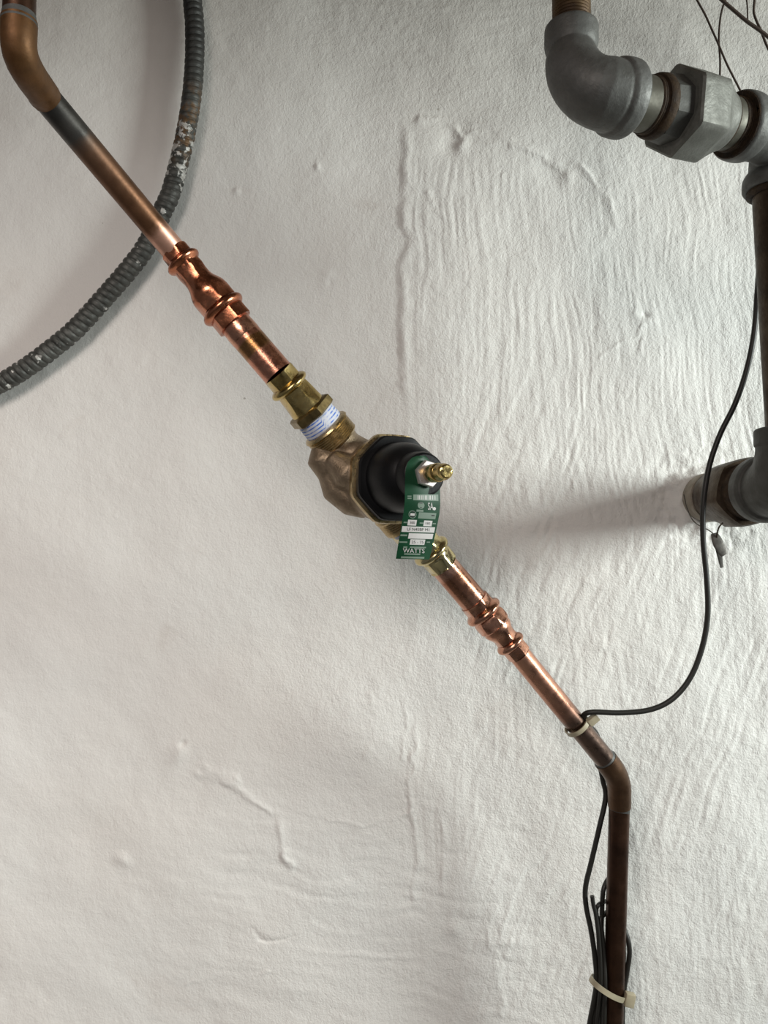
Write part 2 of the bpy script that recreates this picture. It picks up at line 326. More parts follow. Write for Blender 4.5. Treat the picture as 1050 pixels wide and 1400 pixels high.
def relief(px, py):
    """height of the plaster in mm at wall pixels"""
    wx = px+fbm(px/90, py/90, 2, 5)*7; wy = py+fbm(px/70, py/70, 3, 9)*9
    h = fbm(px/260, py/260, 3, 1)*3.6 + fbm(px/75, py/75, 3, 2)*0.55
    rough = 0.35+0.65*sstep(380, 620, px+fbm(px/90, py/90, 2, 3)*70)
    rough = rough*(0.55+0.45*sstep(-0.4, 0.5, fbm(px/130, py/130, 2, 8)))
    h += fbm(px/13, py/13, 3, 4)*0.17*(0.5+rough)
    # brush strokes: mostly up and down to the right, fanned on the middle patch
    fan = (px-620)*0.0+ (py-300)*-0.10*sstep(560, 900, px)
    s = vn((wx+fan)/3.9, wy/62, 12)*0.8 + vn((wx+fan)/7.0, wy/100, 15)*0.45
    mk = sstep(530, 575, px+vn(py/22, py*0+3, 4)*12)*sstep(185, 250, py+fbm(px/40, py/40, 2, 6)*16)*(1-0.55*sstep(560, 900, py))
    mk = mk*(0.45+0.55*sstep(-0.5, 0.4, fbm(px/110, py/160, 2, 21)))
    s = s + 0.9*np.clip(vn((wx+fan)/3.9, wy/58, 41)-0.15, 0, 1)
    h += s*0.52*mk
    s2 = vn((wx*0.94+wy*0.34)/6.5, (wy-wx*0.3)/60, 33)
    h += s2*0.5*sstep(560, 700, px)*sstep(420, 620, py)*(0.4+0.6*sstep(-0.3, 0.4, fbm(px/120, py/120, 2, 23)))
    sh = vn(wx/80, wy/6.0, 18)*0.22*(1-sstep(150, 230, py))*sstep(250, 600, px)
    sh += vn((wx+wy*0.5)/90, (wy-wx*0.15)/9, 19)*0.30*sstep(1020, 1180, py)*sstep(120, 420, px)*(1-sstep(640, 820, px))
    h += sh
    # patch with a trowelled edge
    ed = 548+vn(py/34, py*0+1, 7)*7+vn(py/9, py*0+5, 2)*2.5
    h += 1.35*(0.7+0.5*vn(py/26, py*0+2, 44))*sstep(ed-4, ed+6, px)*sstep(150, 200, py)*(1-sstep(520, 640, py))*(1-sstep(620, 820, px))
    h += 1.1*np.exp(-((px-ed-9)/5)**2)*sstep(160, 190, py)*(1-sstep(500, 600, py))*(0.5+0.5*vn(py/20, py*0, 9))
    for pts, amp, wd in (
        ([(575, 168), (605, 172), (640, 192), (690, 190), (730, 203), (765, 222), (800, 236), (822, 262), (838, 300)], 2.1, 5),
        ([(590, 262), (602, 285), (606, 302), (622, 298)], 1.3, 4),
        ([(817, 492), (838, 478), (862, 466), (872, 452)], 0.8, 2.5),
        ([(270, 1052), (300, 1056), (318, 1064), (340, 1085), (362, 1098), (383, 1112), (388, 1140), (397, 1172), (405, 1190)], 1.7, 5),
        ([(563, 1000), (562, 1100), (566, 1180), (566, 1235)], 1.2, 4), ([(554, 930), (549, 1040)], 0.9, 3),
        ([(598, 1110), (606, 1150), (603, 1215)], 0.9, 4), ([(350, 1272), (372, 1281), (402, 1279)], -1.0, 3),
        ([(250, 1352), (290, 1335), (330, 1330), (372, 1331)], 0.7, 3),
        ([(450, 1120), (520, 1117), (560, 1122)], 0.7, 3),
        ([(660, 1265), (676, 1330), (684, 1400)], 0.8, 4), ([(672, 1260), (690, 1330)], -0.6, 3),
        ([(860, 395), (870, 440), (876, 480)], 0.9, 4), ([(505, 955), (515, 990), (505, 1035)], 0.8, 5)):
        d = polydist(wx+fbm(px/16, py/16, 3, 51)*4, wy+fbm(px/16, py/16, 3, 57)*4, pts)
        h += amp*np.exp(-(d/(wd*(1+0.35*vn(px/18, py/18, 61))))**2)*(0.55+0.55*vn(px/22, py/22, 63))
    for x, y, r, a in ((634, 203, 9, 2.6), (616, 196, 20, -2.2), (757, 233, 20, -1.8), (779, 240, 9, 1.8), (881, 432, 5, -2.2), (886, 439, 9, 1.2),
                       (452, 383, 9, 1.1), (455, 389, 5, -.9), (433, 228, 4, 1.5), (244, 1026, 11, 1.8), (246, 1018, 5, -1.6), (168, 1183, 10, 1.4), (622, 1275, 10, 1.6),
                       (705, 1278, 16, -1.6), (700, 1290, 30, 1.5), (323, 262, 4, 1.2), (745, 920, 8, .8), (822, 885, 9, 1.2), (1000, 745, 14, -1.2)):
        h += a*np.exp(-(((wx-x)**2+(wy-y)**2)/(r*r)))
    # lumpy mortar around the pipe that enters the wall
    r = np.hypot((px-963), (py-682)); ang = np.arctan2(py-682, px-963)
    rim = 33+2.5*np.sin(ang*5+1)+2*np.sin(ang*9)
    h = h*1.45
    h += 9*(1-sstep(rim, rim+20+6*np.sin(ang*4), r)) + 1.6*(1-sstep(50, 110, r))*fbm(px/14, py/14, 3, 31)
    return h
def wall():
    x0 = -2.4; x1 = 3.0; z0 = 0.0; z1 = 2.5
    fx0, fx1, fz0, fz1 = -0.56, 0.56, 0.94, 2.30
    xs = np.concatenate([np.linspace(x0, fx0, 60)[:-1], np.linspace(fx0, fx1, 760), np.linspace(fx1, x1, 70)[1:]])
    zs = np.concatenate([np.linspace(z0, fz0, 40)[:-1], np.linspace(fz0, fz1, 900), np.linspace(fz1, z1, 12)[1:]])
    X, Z = np.meshgrid(xs, zs)
    yf = H; zz = Z-CZ
    dep = yf*cp+zz*sp; up = -yf*sp+zz*cp
    px = 525+F*X/dep; py = 700-F*up/dep
    hh = relief(px, py)
    V = np.stack([X, -hh/1000.0, Z], -1).reshape(-1, 3)
    nx = len(xs); nz = len(zs)
    I = np.arange(nx*nz).reshape(nz, nx)
    Q = np.stack([I[:-1, :-1], I[:-1, 1:], I[1:, 1:], I[1:, :-1]], -1).reshape(-1, 4)
    me = bpy.data.meshes.new('wall_back')
    me.vertices.add(len(V)); me.vertices.foreach_set('co', V.ravel())
    me.loops.add(Q.size); me.loops.foreach_set('vertex_index', Q.ravel().astype(np.int32))
    me.polygons.add(len(Q)); me.polygons.foreach_set('loop_start', np.arange(0, Q.size, 4, dtype=np.int32))
    me.polygons.foreach_set('loop_total', np.full(len(Q), 4, dtype=np.int32))
    me.update(calc_edges=True); me.polygons.foreach_set('use_smooth', np.ones(len(Q), dtype=bool)); me.update()
    me.materials.append(M['wall'])
    o = bpy.data.objects.new('wall_back', me); C.objects.link(o); tag(o, kind='structure')
wall()
def slab(name, x0, x1, y0, y1, z0, z1, m):
    c = Vector(((x0+x1)/2, (y0+y1)/2, (z0+z1)/2))
    o = bevbox(c, Vector((1, 0, 0)), Vector((0, 1, 0)), Vector((0, 0, 1)), (x1-x0)/2, (y1-y0)/2, (z1-z0)/2, 0.002).build(name, m, smooth=False)
    return tag(o, kind='structure')
slab('floor', -2.4, 3.0, -2.6, 0.02, -0.1, 0.0, 'concrete')
slab('ceiling', -2.4, 3.0, -2.6, 0.02, 2.5, 2.56, 'ceiling')

# ------------------------------------------------------------------ the copper line
def top_at(p, d=None):       # a point straight above p at the ceiling
    return Vector((p.x, p.y, 2.5))
# short vertical pipe above the elbow
a = P(26, 30, 548); b = top_at(a)
g = sweep([b, a.lerp(b, 0.6), a.lerp(b, 0.2), a], 21.2*548/F/1000, 40)
t1 = thing('copper_pipe', a, 'dark brown vertical copper pipe cut off by the top left corner', 'pipe')
g.build('tube', 'copper_brown', t1)
# upper elbow
def arcpx(C0, R, a0, a1, d0, d1, n):
    out = []
    for i in range(n+1):
        t = i/n; th = math.radians(a0+(a1-a0)*t); out.append((C0[0]+R*math.cos(th), C0[1]+R*math.sin(th), d0+(d1-d0)*t))
    return out
el = thing('copper_elbow', P(26, 90, 560), 'amber brown copper elbow at the top left, grey solder at both ends', 'pipe elbow')
pl = [(26, 64, 549), (28, 75, 552), (32, 86, 557), (38, 97.5, 564), (44.5, 108, 572), (56, 124, 588), (61.5, 132, 597)]
rp = [23.2, 23.0, 22.8, 22.4, 22.0, 21.4, 21.1]
a = P(26, 30, 548)
pts = [a-Vector((0, 0, z)) for z in (-0.0012, 0.003, 0.008, 0.013)]+[P(*q) for q in pl]; rr = [.0123, .0124, .0123, .0122]+[r*q[2]/F/1000 for r, q in zip(rp, pl)]
sweep(pts, rr, 40).build('socket_body', 'copper_elbow', el)
g = wlathe(a+Vector((0, 0, 0.006)), (0, 0, -1), [(0, .0109), (0.0004, .0113), (.002, .0115), (.005, .0118), (.0068, .0125), (.008, .0124)]); g.build('solder_ring', 'solder', el)
g = pxlathe((57, 126.2, 596), (66, 138.2, 604), [(0, 21.2), (2, 21.6), (7, 21.4), (11, 20.0), (15, 19.6)]); g.build('solder_ring', 'solder', el)
# diagonal pipe
up_a = (62, 132.5, 600); up_b = (238.5, 343.5, 684)
th = thing('copper_pipe', P(*up_b), 'long diagonal copper pipe, grey near the elbow, brown along and bright at its lower end', 'pipe')
n = 24; A, B = P(*up_a), P(*up_b)
sweep([A.lerp(B, i/n) for i in range(n+1)], 0.01112, 40).build('tube', 'diag_up', th)
def facet(nn, amt, ph=0.3): return ngon(nn, ph, amt)
fh = facet(6, 0.75)
def bead(s, r0, r1, w, n=7):
    return [(s-w+2*w*i/(n-1), r0+(r1-r0)*math.sin(math.pi*i/(n-1))**0.75) for i in range(n)]
# upper press coupling
ca = (238, 343, 684); cb = (322, 443, 690)
th = thing('press_coupling', P(*cb), 'reddish copper reducing press coupling above the brass adapter', 'pipe coupling')
pf = [(0, 17.0), (0.2, 19.3), (3, 19.9, fh), (13, 19.9, fh)] + bead(20, 20, 25.4, 6) + [(28, 20.4, fh), (36, 20.6, fh), (45, 19.6, fh), (54, 19.6), (60, 21.2), (66, 24.2), (72, 26.6), (79, 27.6), (86, 28.0, fh), (97, 27.8, fh)] 
pxlathe(ca, cb, pf, 60).build('reducer_body', 'copper_cast', th)
pxlathe(ca, cb, [(97, 25)] + bead(104.5, 27.4, 32.0, 6.5, 9) + [(111.2, 25)], 60).build('bead', 'copper_cast', th)
pxlathe(ca, cb, [(110, 25), (110.2, 26.6, fh), (121, 26.6, fh), (130, 26.9, fh), (130.3, 25.8), (130.4, 22)], 60).build('press_collar', 'copper_cast', th)
# inch pipe
pa = (321, 442, 690); pb = (381, 511.5, 692)
th = thing('copper_pipe', P(*pb), 'short bright copper pipe with an olive stain, just above the brass adapter', 'pipe')
A, B = P(*pa), P(*pb)
sweep([A.lerp(B, i/14) for i in range(15)], 0.0144, 44).build('tube', 'pipe_up', th)
sweep([A.lerp(B, .10), A.lerp(B, .13), A.lerp(B, .25), A.lerp(B, .27)], [0.0144, 0.01465, 0.01465, 0.0144], 44).build('scored_band', 'copper_cast_pink', th)
# brass adapter, upper
AX0 = (380.5, 510.5, 692); AX1 = (606, 772.5, 772)
def axd(s):        # point on the valve axis, s px from AX0
    L = math.hypot(AX1[0]-AX0[0], AX1[1]-AX0[1]); t = s/L
    return (AX0[0]+(AX1[0]-AX0[0])*t, AX0[1]+(AX1[1]-AX0[1])*t, AX0[2]+(AX1[2]-AX0[2])*t)
th = thing('brass_adapter', P(*axd(95)), 'brass press adapter with a hexagon and white blue thread tape above the valve', 'pipe fitting')
a, b = axd(0), axd(130)
pxlathe(a, b, [(-1.5, 21.0), (-1.2, 22.3), (2, 23.1, fh), (16, 23.0, fh)] + bead(22.5, 23.2, 29.3, 6, 9) + [(29, 23.4, fh), (36, 24.2, fh), (48, 25.0, fh), (58, 25.6), (63, 25.6)], 60).build('press_sleeve', 'brass', th)
hx = ngon(6, 0.2)
pxlathe(a, b, [(61, 24), (62, 31.5, hx), (64, 34.5, hx), (74, 34.5, hx), (76, 31.8, hx), (76.3, 24)], 60).build('hexagon', 'brass_dull', th)
pxlathe(a, b, [(75.5, 26), (76, 27.6), (79, 28.5), (82, 28.1), (85, 28.8), (88, 28.4), (91, 28.9), (96, 28.8), (99, 28.0)], 60).build('thread_tape', 'tape', th)
# ------------------------------------------------------------------ valve
Bc = P(536, 655, 702)
camR = Matrix.Rotation(math.pi/2+PITCH, 3, 'X')
ang = math.radians(24)
axv = camR @ Vector((math.sin(ang), 0.02, math.cos(ang))); axv.normalize()
vt = thing('pressure_valve', Bc, 'bronze water pressure valve with a black bell cap and brass adjusting screw', 'valve')
thr = []
for i in range(7):
    thr += [(101+i*3.0, 32.2), (102.4+i*3.0, 33.8)]
gb = pxlathe(a, b, [(95.5, 27)] + [(96, 31), (97.5, 34.0), (100, 35.2)] + thr + [(122, 32.6), (123.5, 31)], 60); gb.build('union_end', 'bronze_bright', vt)
# through body along the pipe axis
L = 345
gb = pxlathe(axd(0), axd(300), [(121, 24), (121.5, 29.0), (128, 28.0), (134, 28), (142, 31), (152, 35), (162, 39), (175, 44), (195, 46), (215, 43), (230, 36), (241, 30), (252, 27)], 60)
# cast bowl behind the bonnet
wlathe(Bc, axv, [(-0.062, 0.010), (-0.060, 0.018), (-0.055, 0.024), (-0.046, 0.031), (-0.036, 0.0355), (-0.024, 0.038), (-0.016, 0.0385), (-0.013, 0.0405), (-0.002, 0.0408), (-0.001, 0.039)], 64, g=gb)
# shoulder of the casting at the lower left
sweep([P(436, 604, 712), P(442, 624, 714), P(456, 646, 716)], [.006, .0165, .0150], 24, g=gb)
sweep([P(452, 640, 716), P(464, 664, 717), P(486, 682, 716), P(506, 694, 714)], [.014, .0185, .0180, .012], 24, g=gb)
sweep([P(452, 625, 703), P(474, 645, 702), P(500, 660, 702)], [.008, .017, .014], 20, g=gb)
cast(gb.build('cast_body', 'bronze', vt), 0.0009, 24)
thr = []
for i in range(5):
    thr += [(248+i*3.0, 31.8), (249.6+i*3.0, 33.4)]
pxlathe(axd(0), axd(300), [(240, 26), (241, 32.5), (244, 34.4), (246.5, 33.8)]+thr+[(264, 33.6), (266.5, 33.2), (267, 26)], 60).build('union_end', 'bronze_bright', vt)
oc = ngon(8, 0.35, 0.8)
wlathe(Bc, axv, [(-0.0045, 0.036), (-0.004, 0.0432, oc), (-0.001, 0.0438, oc), (0.0030, 0.0432, oc), (0.0042, 0.036)], 64).build('bonnet_ring', 'bronze_bright', vt)
wlathe(Bc, axv, [(0.004, 0.034), (0.0042, 0.0398, oc), (0.0065, 0.0408, oc), (0.0125, 0.0405, oc), (0.0142, 0.039, oc), (0.0146, 0.0345), (0.0152, 0.0325), (0.018, 0.0318), (0.028, 0.0310), (0.036, 0.0296), (0.043, 0.0272), (0.048, 0.0240), (0.0505, 0.0215), (0.0515, 0.0205), (0.056, 0.0200), (0.062, 0.0196), (0.0655, 0.0185), (0.067, 0.0165), (0.0672, 0.004)], 64).build('bell_cap', 'black_plastic', vt)
wlathe(Bc, axv, [(0.0682, 0.004), (0.0683, 0.0112, hx), (0.070, 0.0118, hx), (0.0735, 0.0118, hx), (0.075, 0.0108, hx), (0.0752, 0.004)], 60).build('lock_nut', 'steel', vt)
pr = [(0.066, 0.0060)]
pr += [(0.0753, 0.0066), (0.078, 0.0074), (0.0795, 0.0078), (0.090, 0.0078), (0.0915, 0.0072)]
for i in range(4): pr += [(0.092+i*0.0022, 0.0066), (0.0931+i*0.0022, 0.0069)]
pr += [(0.1012, 0.0064), (0.1035, 0.0058), (0.1045, 0.0045), (0.1046, 0.0030), (0.1030, 0.0028), (0.1029, 0.0005)]
wlathe(Bc, axv, pr, 40).build('adjusting_screw', 'brass', vt)
# ------------------------------------------------------------------ tag
rows = [((570, 623.2), (581, 622.8), 634, 642), ((563, 626), (588, 625.5), 633, 645), ((557.5, 632), (594, 631), 632.5, 646.5), ((554.6, 641), (598, 640), 632, 647.5),
        ((553.6, 655), (600.5, 655), 632, 648.5), ((553.6, 672), (601.6, 671), 632, 650), ((553.4, 686), (602, 688), 633, 651), ((551.8, 700), (600.8, 703), 635, 652),
        ((549.0, 717), (597.5, 719), 637, 653), ((546.0, 735), (594.0, 736), 639, 654), ((543.4, 750), (590.5, 751), 641, 655), ((541.2, 764), (587.0, 765), 643, 656)]
def tagpt(u, v, off=0.0):
    y = v*(len(rows)-1); i = min(int(y), len(rows)-2); f = y-i
    def pt(uu, r): return P(r[0][0]+(r[1][0]-r[0][0])*uu, r[0][1]+(r[1][1]-r[0][1])*uu, r[2]+(r[3]-r[2])*uu - 3.0*math.sin(math.pi*uu) - off)
    return pt(u, rows[i]).lerp(pt(u, rows[i+1]), f)
def tagv(py):     # v for a pixel row
    ys = [(r[0][1]+r[1][1])/2 for r in rows]; return float(np.interp(py, ys, np.linspace(0, 1, len(rows))))
def tagu(px, py):
    v = tagv(py); y = v*(len(rows)-1); i = min(int(y), len(rows)-2); f = y-i
    l = rows[i][0][0]*(1-f)+rows[i+1][0][0]*f; r = rows[i][1][0]*(1-f)+rows[i+1][1][0]*f
    return (px-l)/(r-l)
def patch(u0, v0, u1, v1, nu, nv, off, th_, g=None, pts=None):
    g = g or G(); vs = []
    for k, o in ((0, off), (1, off-th_)):
        for j in range(nv+1):
            for i in range(nu+1):
                vs.append(tagpt(u0+(u1-u0)*i/nu, v0+(v1-v0)*j/nv, o))
    m_ = (nu+1)*(nv+1); fs = []
    for j in range(nv):
        for i in range(nu):
            q = [j*(nu+1)+i, (j+1)*(nu+1)+i, (j+1)*(nu+1)+i+1, j*(nu+1)+i+1]
            fs.append(q); fs.append([x+m_ for x in reversed(q)])
    ring = [i for i in range(nu+1)]+[j*(nu+1)+nu for j in range(1, nv+1)]+[nv*(nu+1)+i for i in range(nu-1, -1, -1)]+[j*(nu+1) for j in range(nv-1, 0, -1)]
    for a_, b_ in zip(ring, ring[1:]+ring[:1]): fs.append([a_, b_, b_+m_, a_+m_])
    return g.add(vs, fs)
tt = thing('valve_tag', tagpt(.5, .2), 'curved green metal tag with white printing hanging on the valve screw', 'tag')
patch(0, 0, 1, 1, 12, 44, 0.0, 0.45).build('plate', 'green', tt)
def pbox(x0, y0, x1, y1, m, name='printed_field', off=0.12, g=None):
    u0, u1 = tagu(x0, (y0+y1)/2), tagu(x1, (y0+y1)/2)
    gg = patch(u0, tagv(y0), u1, tagv(y1), 6, 3, off, 0.1, g=g)
    if g is None: gg.build(name, m, tt, smooth=False)
def ptext(txt, x0, y0, x1, y1, m, name='lettering', off=0.24):
    cu = bpy.data.curves.new('txt', 'FONT'); cu.body = txt; cu.resolution_u = 3
    to = bpy.data.objects.new('txt', cu); C.objects.link(to)
    dg = bpy.context.evaluated_depsgraph_get(); dg.update()
    me = bpy.data.meshes.new_from_object(to.evaluated_get(dg))
    vs = [v.co.copy() for v in me.vertices]; fs = [list(p.vertices) for p in me.polygons]
    bpy.data.objects.remove(to); bpy.data.curves.remove(cu); bpy.data.meshes.remove(me)
    xa, xb = min(v.x for v in vs), max(v.x for v in vs); ya, yb = min(v.y for v in vs), max(v.y for v in vs)
    out = []
    for v in vs:
        X = x0+(x1-x0)*(v.x-xa)/(xb-xa); Y = y1+(y0-y1)*(v.y-ya)/(yb-ya)
        out.append(tagpt(tagu(X, Y), tagv(Y), off))
    G().add(out, fs).build(name, m, tt, smooth=False)
cx = lambda x: 540+x/12.73
cy = lambda y: 660+y/12.73
pbox(cx(318), cy(205), cx(755), cy(308), 'print_grey')
g = G()
for x in (395, 420, 452, 480, 520, 548, 590, 612, 650, 690): pbox(cx(x), cy(222), cx(x+13), cy(292), '', off=0.22, g=g)
g.build('code_bars', 'print_white', tt, smooth=False)
g = G()
for x, y in ((218, 225), (218, 265)): pbox(cx(x), cy(y), cx(x+70), cy(y+22), '', g=g)
for x0, y0, x1, y1 in ((150, 690, 215, 712), (430, 690, 495, 712), (655, 690, 712, 712), (95, 905, 215, 935), (75, 1025, 215, 1050), (552, 1020, 610, 1040), (160, 1230, 440, 1256), (105, 1285, 510, 1318), (375, 470, 495, 508), (145, 1112, 215, 1140), (260, 1112, 540, 1135)):
    pbox(cx(x0), cy(y0), cx(x1), cy(y1), '', g=g)
g.build('small_print', 'print_grey', tt, smooth=False)
def disc(x, y, r, m, off, name, inner=0.0):
    g = G(); n = 20; vs = []; 
    for k in range(n):
        th_ = 2*math.pi*k/n
        for rr_ in (r, max(inner, 0.01)):
            X, Y = x+rr_*math.cos(th_), y+rr_*math.sin(th_); vs.append(tagpt(tagu(X, Y), tagv(Y), off))
    fs = [(2*k, 2*k+1, 2*((k+1) % n)+1, 2*((k+1) % n)) for k in range(n)]
    g.add(vs, fs).build(name, m, tt, smooth=False)
disc(cx(455), cy(395), 4.7, 'print_grey', 0.14, 'certification_mark')
pbox(cx(425), cy(345), cx(480), cy(362), 'print_black', 'mark_dash', 0.2); pbox(cx(435), cy(425), cx(470), cy(438), 'print_black', 'mark_dash', 0.2)
disc(cx(305), cy(560), 5.4, 'print_grey', 0.14, 'certification_mark', 4.4)
pbox(cx(268), cy(540), cx(345), cy(582), 'print_white', 'mark_dash', 0.16); pbox(cx(262), cy(592), cx(330), cy(608), 'print_black', 'mark_dash', 0.2); pbox(cx(295), cy(508), cx(345), cy(522), 'print_black', 'mark_dash', 0.2)
ptext('SA', cx(575), cy(340), cx(668), cy(465), 'print_white', 'certification_letters'); disc(cx(685), cy(440), 2.2, 'print_white', 0.14, 'certification_mark')
pbox(cx(410), cy(515), cx(712), cy(622), 'print_grey'); pbox(cx(635), cy(548), cx(690), cy(570), 'print_black', 'mark_dash', 0.2)
pbox(cx(222), cy(652), cx(375), cy(750), 'print_white'); ptext('300', cx(262), cy(680), cx(345), cy(722), 'print_black')
pbox(cx(500), cy(652), cx(645), cy(750), 'print_white'); ptext('180', cx(532), cy(680), cx(612), cy(722), 'print_black')
pbox(cx(120), cy(765), cx(690), cy(862), 'print_white'); ptext('LF N45BP M1', cx(215), cy(788), cx(600), cy(838), 'print_black')
pbox(cx(235), cy(882), cx(660), cy(975), 'print_white')
pbox(cx(262), cy(985), cx(520), cy(1080), 'print_white'); ptext('25 - 75', cx(292), cy(1010), cx(498), cy(1058), 'print_black')
ptext('WATTS', cx(140), cy(1145), cx(515), cy(1222), 'print_white')

# lower brass adapter
th = thing('brass_adapter', P(*axd(345)), 'shiny pale brass press adapter half hidden behind the green tag', 'pipe fitting')
a, b = axd(0), axd(345.5)
e = 345.5
pxlathe(a, b, [(265, 22), (266, 27), (269, 27.6), (272, 27.2), (275, 26.6)], 60).build('thread_tape', 'tape', th)
pxlathe(a, b, [(273.5, 24), (274, 28.5, hx), (276, 30.5, hx), (286, 30.5, hx), (288, 28.5, hx), (288.5, 24)], 60).build('hexagon', 'brass_pale', th)
pxlathe(a, b, [(286, 22), (287, 23.2), (294, 22.8, fh), (308, 21.6, fh), (314, 21.8)] + bead(320, 22.0, 27.4, 5.5, 9) + [(326, 21.2), (328.5, 21.6), (330, 22.8, fh), (344, 22.0, fh), (345.2, 21.4), (345.4, 18)], 60).build('press_sleeve', 'brass_pale', th)
# lower inch pipe
pa = (604.5, 771, 772); pb = (649, 823, 777)
th = thing('copper_pipe', P(*pb), 'short copper pipe between the pale brass adapter and the lower coupling', 'pipe')
A, B = P(*pa), P(*pb)
sweep([A.lerp(B, i/14) for i in range(15)], 0.01425, 44).build('tube', 'pipe_low', th)
# lower coupling
ca = (648, 821.5, 777); cb = (710.5, 895, 785)
th = thing('press_coupling', P(*cb), 'pinkish copper reducing press coupling below the green tag', 'pipe coupling')
pf = [(0, 19), (0.2, 21.2), (3, 21.6, fh), (13, 21.6, fh)] + bead(20, 21.6, 27.0, 6, 9) + [(27, 21.8, fh), (31, 23.6, fh), (39, 24.0, fh), (43, 23.0), (45, 21.2), (50, 21.0), (54, 19.4), (58, 17.2), (63, 16.4, fh), (70, 16.6, fh)]
pxlathe(ca, cb, pf, 60).build('reducer_body', 'copper_cast_pink', th)
pxlathe(ca, cb, [(70, 14.5)] + bead(76.5, 16.4, 21.2, 5.5, 9) + [(82.2, 14.5)], 60).build('bead', 'copper_cast_pink', th)
pxlathe(ca, cb, [(82, 14.5), (82.2, 17.0, fh), (92, 17.2, fh), (96, 17.0, fh), (96.3, 14.4)], 60).build('press_collar', 'copper_cast_pink', th)
# lower diagonal pipe
la = (710, 894.5, 785); lb = (832, 1044, 822)
th = thing('copper_pipe', P(*lb), 'lower diagonal copper pipe turning from bright to grey brown at the cable tie', 'pipe')
A, B = P(*la), P(*lb)
sweep([A.lerp(B, i/20) for i in range(21)], 0.01125, 40).build('tube', 'diag_low', th)
# lower elbow
le = thing('copper_elbow', P(847, 1100, 835), 'dull brown copper elbow where the lower diagonal pipe turns straight down', 'pipe elbow')
pl = [(827.5, 1038.5, 821), (834, 1047, 823), (839, 1054, 825), (843, 1062, 828), (845.8, 1071, 830), (846.8, 1081, 832), (847, 1090, 834), (847, 1102, 836)]
rp = [16.4, 16.4, 16.2, 16.0, 15.8, 15.7, 15.6, 15.4]
sweep([P(*q) for q in pl], [r*q[2]/F/1000 for r, q in zip(rp, pl)], 40).build('socket_body', 'copper_elbow_dark', le)
pxlathe((823.5, 1033.5, 820), (830, 1041.5, 822), [(0, 14.2), (2, 14.6), (5, 15.5), (8, 16.2), (10, 15.5)]).build('solder_ring', 'solder', le)
pxlathe((847, 1100, 836), (846.6, 1112, 837), [(0, 15), (2, 14.9), (5, 14.2), (12, 13.8)]).build('solder_ring', 'solder', le)
va = P(846.8, 1100, 836); vb = P(838.5, 1392, 850); vd = (vb-va).normalized()
th = thing('copper_pipe', vb, 'dark brown copper pipe running down the lower right, cables tied to it', 'pipe')
ve = va+vd*((0.0-va.z)/vd.z)
sweep([va, va.lerp(ve, .25), va.lerp(ve, .6), ve], 0.01112, 40).build('tube', 'copper_brown', th)

# ------------------------------------------------------------------ armoured cable
cpx = [(263, -2), (266, 33), (266, 83), (262, 133), (255, 177), (247, 213), (234, 262), (223, 287), (200, 336), (174, 371), (148, 401), (124, 428), (99, 454), (67, 480), (37, 502), (4, 522)]
cw = [W(x, y, 21) for x, y in cpx]
top = [Vector((cw[0].x-0.014, cw[0].y, 2.5)), Vector((cw[0].x-0.006, cw[0].y, 2.38))]
end = [W(-40, 541, 21), W(-120, 562, 21), W(-420, 610, 21), W(-900, 640, 21)]
cpath = resample(smooth_path(top+cw+end, 10), 0.0009)
cshort = len(resample(smooth_path(top+cw+end[:2], 10), 0.0009))
pitch = 0.0082; nseg = 22
def cmod(i, th_):
    s = i*0.0009/pitch - th_/(2*math.pi); f = s % 1.0
    return 1.0 + 0.17*(min(1.0, math.sin(math.pi*f)**0.6*1.15) - 0.6) + (0.02*math.sin(i*0.37)*math.sin(i*.11))
co = sweep(cpath, 0.0112, nseg, cmod).build('armoured_cable', 'conduit', angle=60)
tv = np.zeros(len(co.data.vertices), dtype=np.float32); co.data.attributes['t'].data.foreach_get('value', tv)
co.data.attributes['t'].data.foreach_set('value', tv*len(cpath)/cshort)
tag(bpy.data.objects['armoured_cable'], 'thick ribbed grey steel armoured cable curving down the wall behind the upper copper pipe', 'cable')

# ------------------------------------------------------------------ galvanised run, top right
th = thing('iron_pipe', P(781, 38, 652), 'rusty vertical iron pipe entering the top of the big grey elbow', 'pipe')
a = P(781.5, 44, 652); b = top_at(a)
n = 60
pts = [b.lerp(a, i/n) for i in range(n+1)]
zthr = a.z+0.034
rr = [0.0162]*len(pts)
full = [b, a+Vector((0, 0, 0.05))]; 
k = 26
full += [a+Vector((0, 0, 0.036*(1-i/k))) for i in range(k+1)]
rr = [0.0162, 0.0162]+[0.0162-(0.0007 if i % 2 else 0.0001) for i in range(k+1)]
sweep(full, rr, 40).build('threaded_tube', 'nipple_rust', th)
te = thing('iron_elbow', P(800, 120, 640), 'big grey galvanised iron elbow at the upper right', 'pipe elbow')
Cn = (834, 76); R = 53
pl = [(781, 58, 652)] + [(Cn[0]+R*math.cos(math.radians(a_)), Cn[1]+R*math.sin(math.radians(a_)), 652-46*((180-a_)/80)+23*((180-a_)/80)**2) for a_ in range(180, 99, -8)]
pl += [(836, 131.8, 630.3), (850, 135.2, 635)]
nn = len(pl); rp = [33]+[33.0+13.0*((i)/(nn-4))**0.7 for i in range(nn-3)]+[46, 45.5]
pts = [P(*q) for q in pl]
ge = sweep(pts, [r*q[2]/F/1000 for r, q in zip(rp, pl)], 48)
pxlathe((781, 30, 652), (781, 90, 650), [(7, 27), (7.5, 34), (10, 36.2), (31, 36.4), (36, 35.6), (42, 33.5), (43, 28)], 56, g=ge)
GX0 = (847, 134.5, 634); GX1 = (1010, 172.5, 690)
GL = math.hypot(GX1[0]-GX0[0], GX1[1]-GX0[1])
def gp(prof, m, par, name, seg=60): pxlathe(GX0, GX1, prof, seg).build(name, m, par)
